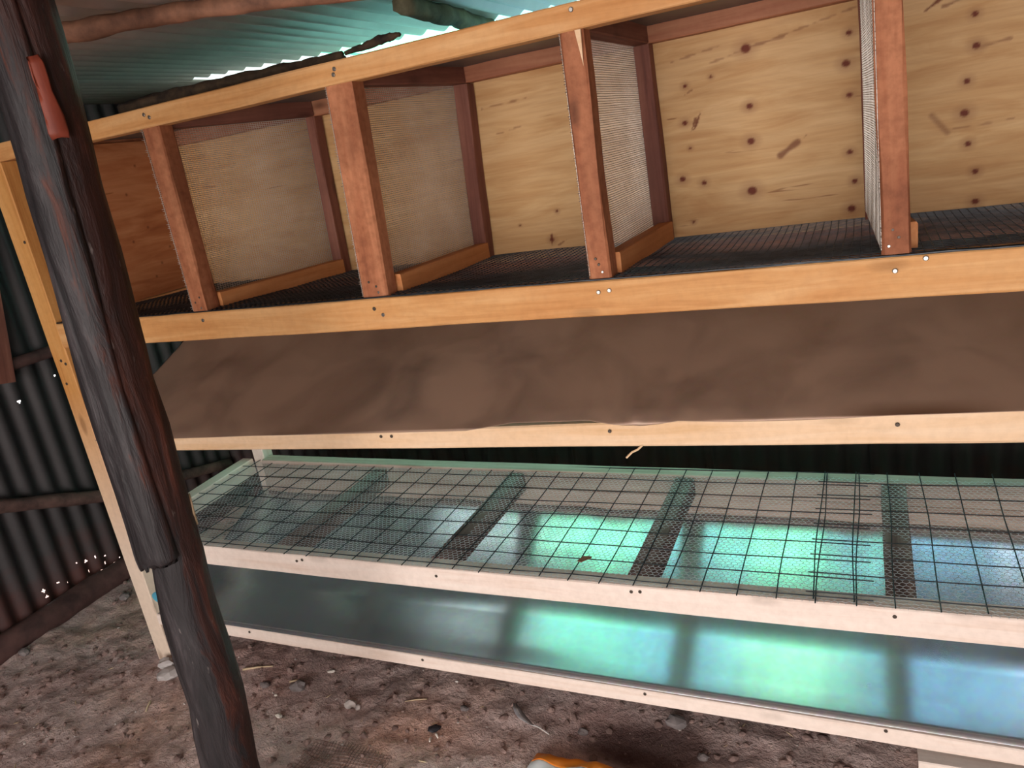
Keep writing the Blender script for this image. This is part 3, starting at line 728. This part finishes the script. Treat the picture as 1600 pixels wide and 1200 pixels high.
rock('chip', .476, -.135, .013, .008, .005, 'chip_white', 'white chip beside the trunk, nearest the viewer', 'chip', 14, 0, rot=-.3)
rock('chip', .40, -.06, .006, .004, .003, 'chip_white', 'tiny white chip next to flat grey stone', 'chip', 18, 0)
rock('plastic_scrap', .937, -.066, .018, .013, .006, 'black_plastic', 'black plastic scrap on the floor', 'scrap', 15, 0, rot=.5)

def stick(name, a, b, r, mat, label, cat, group=None):
    A = Vector((*a, ground_h(*a) + r + .002)); B = Vector((*b, ground_h(*b) + r + .002))
    o = log(name, [A, (A+B)/2 + Vector((0, 0, .002)), B], [r, r*.9, r*.6], mat, nseg=6, sub=3, rough=.2, seed=a[0]*9)
    return tag(o, label, cat, group)
stick('stick', (.215, .005), (.30, .045), .0035, 'straw', 'pale stick lying right of the trunk foot', 'stick')
stick('stick', (.004, -.170), (.022, -.205), .0035, 'straw', 'short straw coloured stick left of the trunk', 'stick')
stick('stick', (.942, -.095), (.950, -.112), .0035, 'chip_white', 'white sliver, lower of two beside black scrap', 'stick')
stick('stick', (.952, -.082), (.964, -.094), .0035, 'chip_white', 'white sliver touching the black scrap', 'stick')
stick('stick', (.86, .03), (.80, .01), .002, 'straw', 'thin twig on the floor behind the black scrap', 'stick')
stick('stick', (.395, .005), (.43, .02), .003, 'dark_timber' if False else 'straw', 'small twig next to the flat grey stone', 'stick')

# feather
V, F = [], []; n = 14
fa, fb, fc = Vector((1.116, .062, 0)), Vector((1.150, -.005, 0)), Vector((1.245, -.022, 0))
quill = []
for i in range(n+1):
    t = i/n; p_ = fa*(1-t)**2 + fb*2*t*(1-t) + fc*t*t; d_ = ((fb-fa)*(1-t) + (fc-fb)*t).normalized(); s_ = Vector((-d_.y, d_.x, 0))
    w_ = .010*math.sin(math.pi*min(1, t*1.2+.08))**.7 if t < .80 else .0006
    z_ = ground_h(p_.x, p_.y) + .008 + .006*math.sin(math.pi*t)
    quill.append((p_.x, p_.y, z_))
    for k, o_ in enumerate((-1, 0, 1)): q_ = p_ + s_*w_*o_; V.append((q_.x, q_.y, z_ + (.003 if k == 0 else 0)))
for i in range(n):
    for k in range(2): a = i*3+k; F.append((a, a+1, a+4, a+3))
fe = empty('feather', (1.17, .0, ground_h(1.17, 0))); tag(fe, 'curved grey white feather on the floor', 'feather')
vn = mesh_obj('vane', V, F, 'feather', fe, None, True); md = vn.modifiers.new('t', 'SOLIDIFY'); md.thickness = .0008
V, F = tubes([quill], .0012, 5); mesh_obj('quill', V, F, 'chip_white', fe)

# feed sack with an orange band, only its far end shows
sk = empty('feed_sack', (1.42, -.35, 0)); tag(sk, 'white plastic sack with orange end band at bottom edge', 'sack')
def sack_p(u, v):   # u 0..1 across, v 0..1 from far end to near end
    x = 1.235 + .42*u + .02*mnoise.noise((v*3, 1, 1)); y = -.095 - .55*v + .012*mnoise.noise((u*5, 2, 2))
    e_ = min(1, u/.16, (1-u)/.16, (v+.02)/.22, (1.02-v)/.2); e_ = max(0, e_)
    z = ground_h(x, y) + .004 + .032*math.sqrt(1-(1-e_)**2) * (1 + .35*mnoise.noise((u*5, v*6, 3))) + .006*mnoise.noise((u*17, v*17, 5))
    return (x, y, max(z, ground_h(x, y)+.002))
def patch(name, v0, v1, nu, nv, mat, lift=0.0, label=None):
    V, F = [], []
    for i in range(nv+1):
        for j in range(nu+1): a = sack_p(j/nu, v0 + (v1-v0)*i/nv); V.append((a[0], a[1], a[2]+lift))
    for i in range(nv):
        for j in range(nu): a = i*(nu+1)+j; F.append((a, a+nu+1, a+nu+2, a+1))
    n0 = len(V)
    o = mesh_obj(name, V, F, mat, sk, None, True); md = o.modifiers.new('t', 'SOLIDIFY'); md.thickness = .0015; md.offset = 1
    if label: o['label'] = label
patch('sack_body', .05, 1.0, 40, 46, 'white_sack'); patch('end_band', .0, .06, 40, 10, 'orange_plastic', .0012, 'glossy orange band across the sack end')

# wooden block under the right part of the rack
blk = empty('wood_block', (2.13, .15, 0)); tag(blk, 'pale wooden block lying under the rack at lower right', 'block')
board('block', (2.062, .118, -.008), (2.30, .118, -.008), .09, .05, 'pine_pale', blk)
# small blue disc at the tray corner
bl = empty('blue_disc', (-.045, -.010, .20)); tag(bl, 'flat blue disc beside the corner post', 'disc')
V, F = [], []
for k, (r_, y_) in enumerate(((.024, 0), (.024, -.006), (.020, -.008))):
    for j in range(20): V.append((-.035 + r_*1.2*math.cos(j*math.pi/10), -.004 + y_, .245 + r_*.8*math.sin(j*math.pi/10)))
for k in range(2):
    for j in range(20): F.append((k*20+j, k*20+(j+1) % 20, k*20+20+(j+1) % 20, k*20+20+j))
F.append(tuple(40+j for j in range(20))); F.append(tuple(range(19, -1, -1)))
mesh_obj('disc', V, F, 'disc_blue', bl)
# dry leaf on the lower wire
V = [(1.355, .062, .4515), (1.367, .058, .452), (1.388, .075, .455), (1.384, .085, .4525), (1.365, .082, .453)]
lv = mesh_obj('dry_leaf', V, [(0, 1, 2, 3, 4)], 'leaf_dry'); md = lv.modifiers.new('t', 'SOLIDIFY'); md.thickness = .0012
tag(lv, 'small brown dry leaf lying on the lower wire floor', 'leaf')
# old wire netting half buried in the earth
polys = []
for i in range(26):
    x = .63 + i*.0095; polys.append([(x + .01*math.sin(y*20), y, ground_h(x, y) + .0012) for y in np.linspace(-.30, -.165 - .02*((i-13)/13)**2, 8)])
for i in range(14):
    y = -.30 + i*.0095; polys.append([(x, y + .006*math.sin(x*14), ground_h(x, y) + .0016) for x in np.linspace(.63, .87, 28)])
V, F = tubes(polys, .0008, 4); nt = mesh_obj('buried_netting', V, F, 'dirt_clod'); tag(nt, 'piece of old wire netting pressed into the earth', 'netting')

# soil crumbs and straw, past counting
def scatter(name, n, mat, rmin, rmax, label, cat, seed, long=1.0):
    rg = random.Random(seed); bm = bmesh.new(); bmesh.ops.create_icosphere(bm, subdivisions=1, radius=1)
    bv = [v.co.copy() for v in bm.verts]; bf = [tuple(v.index for v in f.verts) for f in bm.faces]; bm.free()
    V, F = [], []
    for i in range(n):
        while True:
            x, y = rg.uniform(-.72, 2.2), rg.uniform(-.7, .9)
            if rg.random() < (.35 + .65*max(0, mnoise.noise((x*2.5, y*2.5, seed)) + .5)): break
        r = rmin + (rmax-rmin)*rg.random()**3; z = ground_h(x, y); a = rg.uniform(0, 6.28); ca, sa = math.cos(a), math.sin(a)
        sx, sy, sz = r*long*rg.uniform(.8, 1.3), r*rg.uniform(.6, 1.1), r*rg.uniform(.4, .8); o = len(V)
        for v in bv:
            q = v * (1 + .4*(rg.random()-.5)); px, py = q.x*sx, q.y*sy
            V.append((x + px*ca - py*sa, y + px*sa + py*ca, z + q.z*sz + sz*.4))
        F += [tuple(k+o for k in f) for f in bf]
    o = mesh_obj(name, V, F, mat); tag(o, label, cat, kind='stuff')
scatter('soil_crumbs', 4200, 'dirt_clod', .0015, .013, 'crumbs of earth strewn over the floor', 'soil', 5)
scatter('pale_grit', 420, 'stone_pale', .001, .005, 'pale grit strewn over the floor', 'grit', 6)
scatter('straw_bits', 260, 'straw', .0010, .0022, 'tiny straw bits strewn over the floor', 'straw', 7, 6.0)

for o in bpy.data.objects:
    if '_w' in o.keys(): del o['_w']
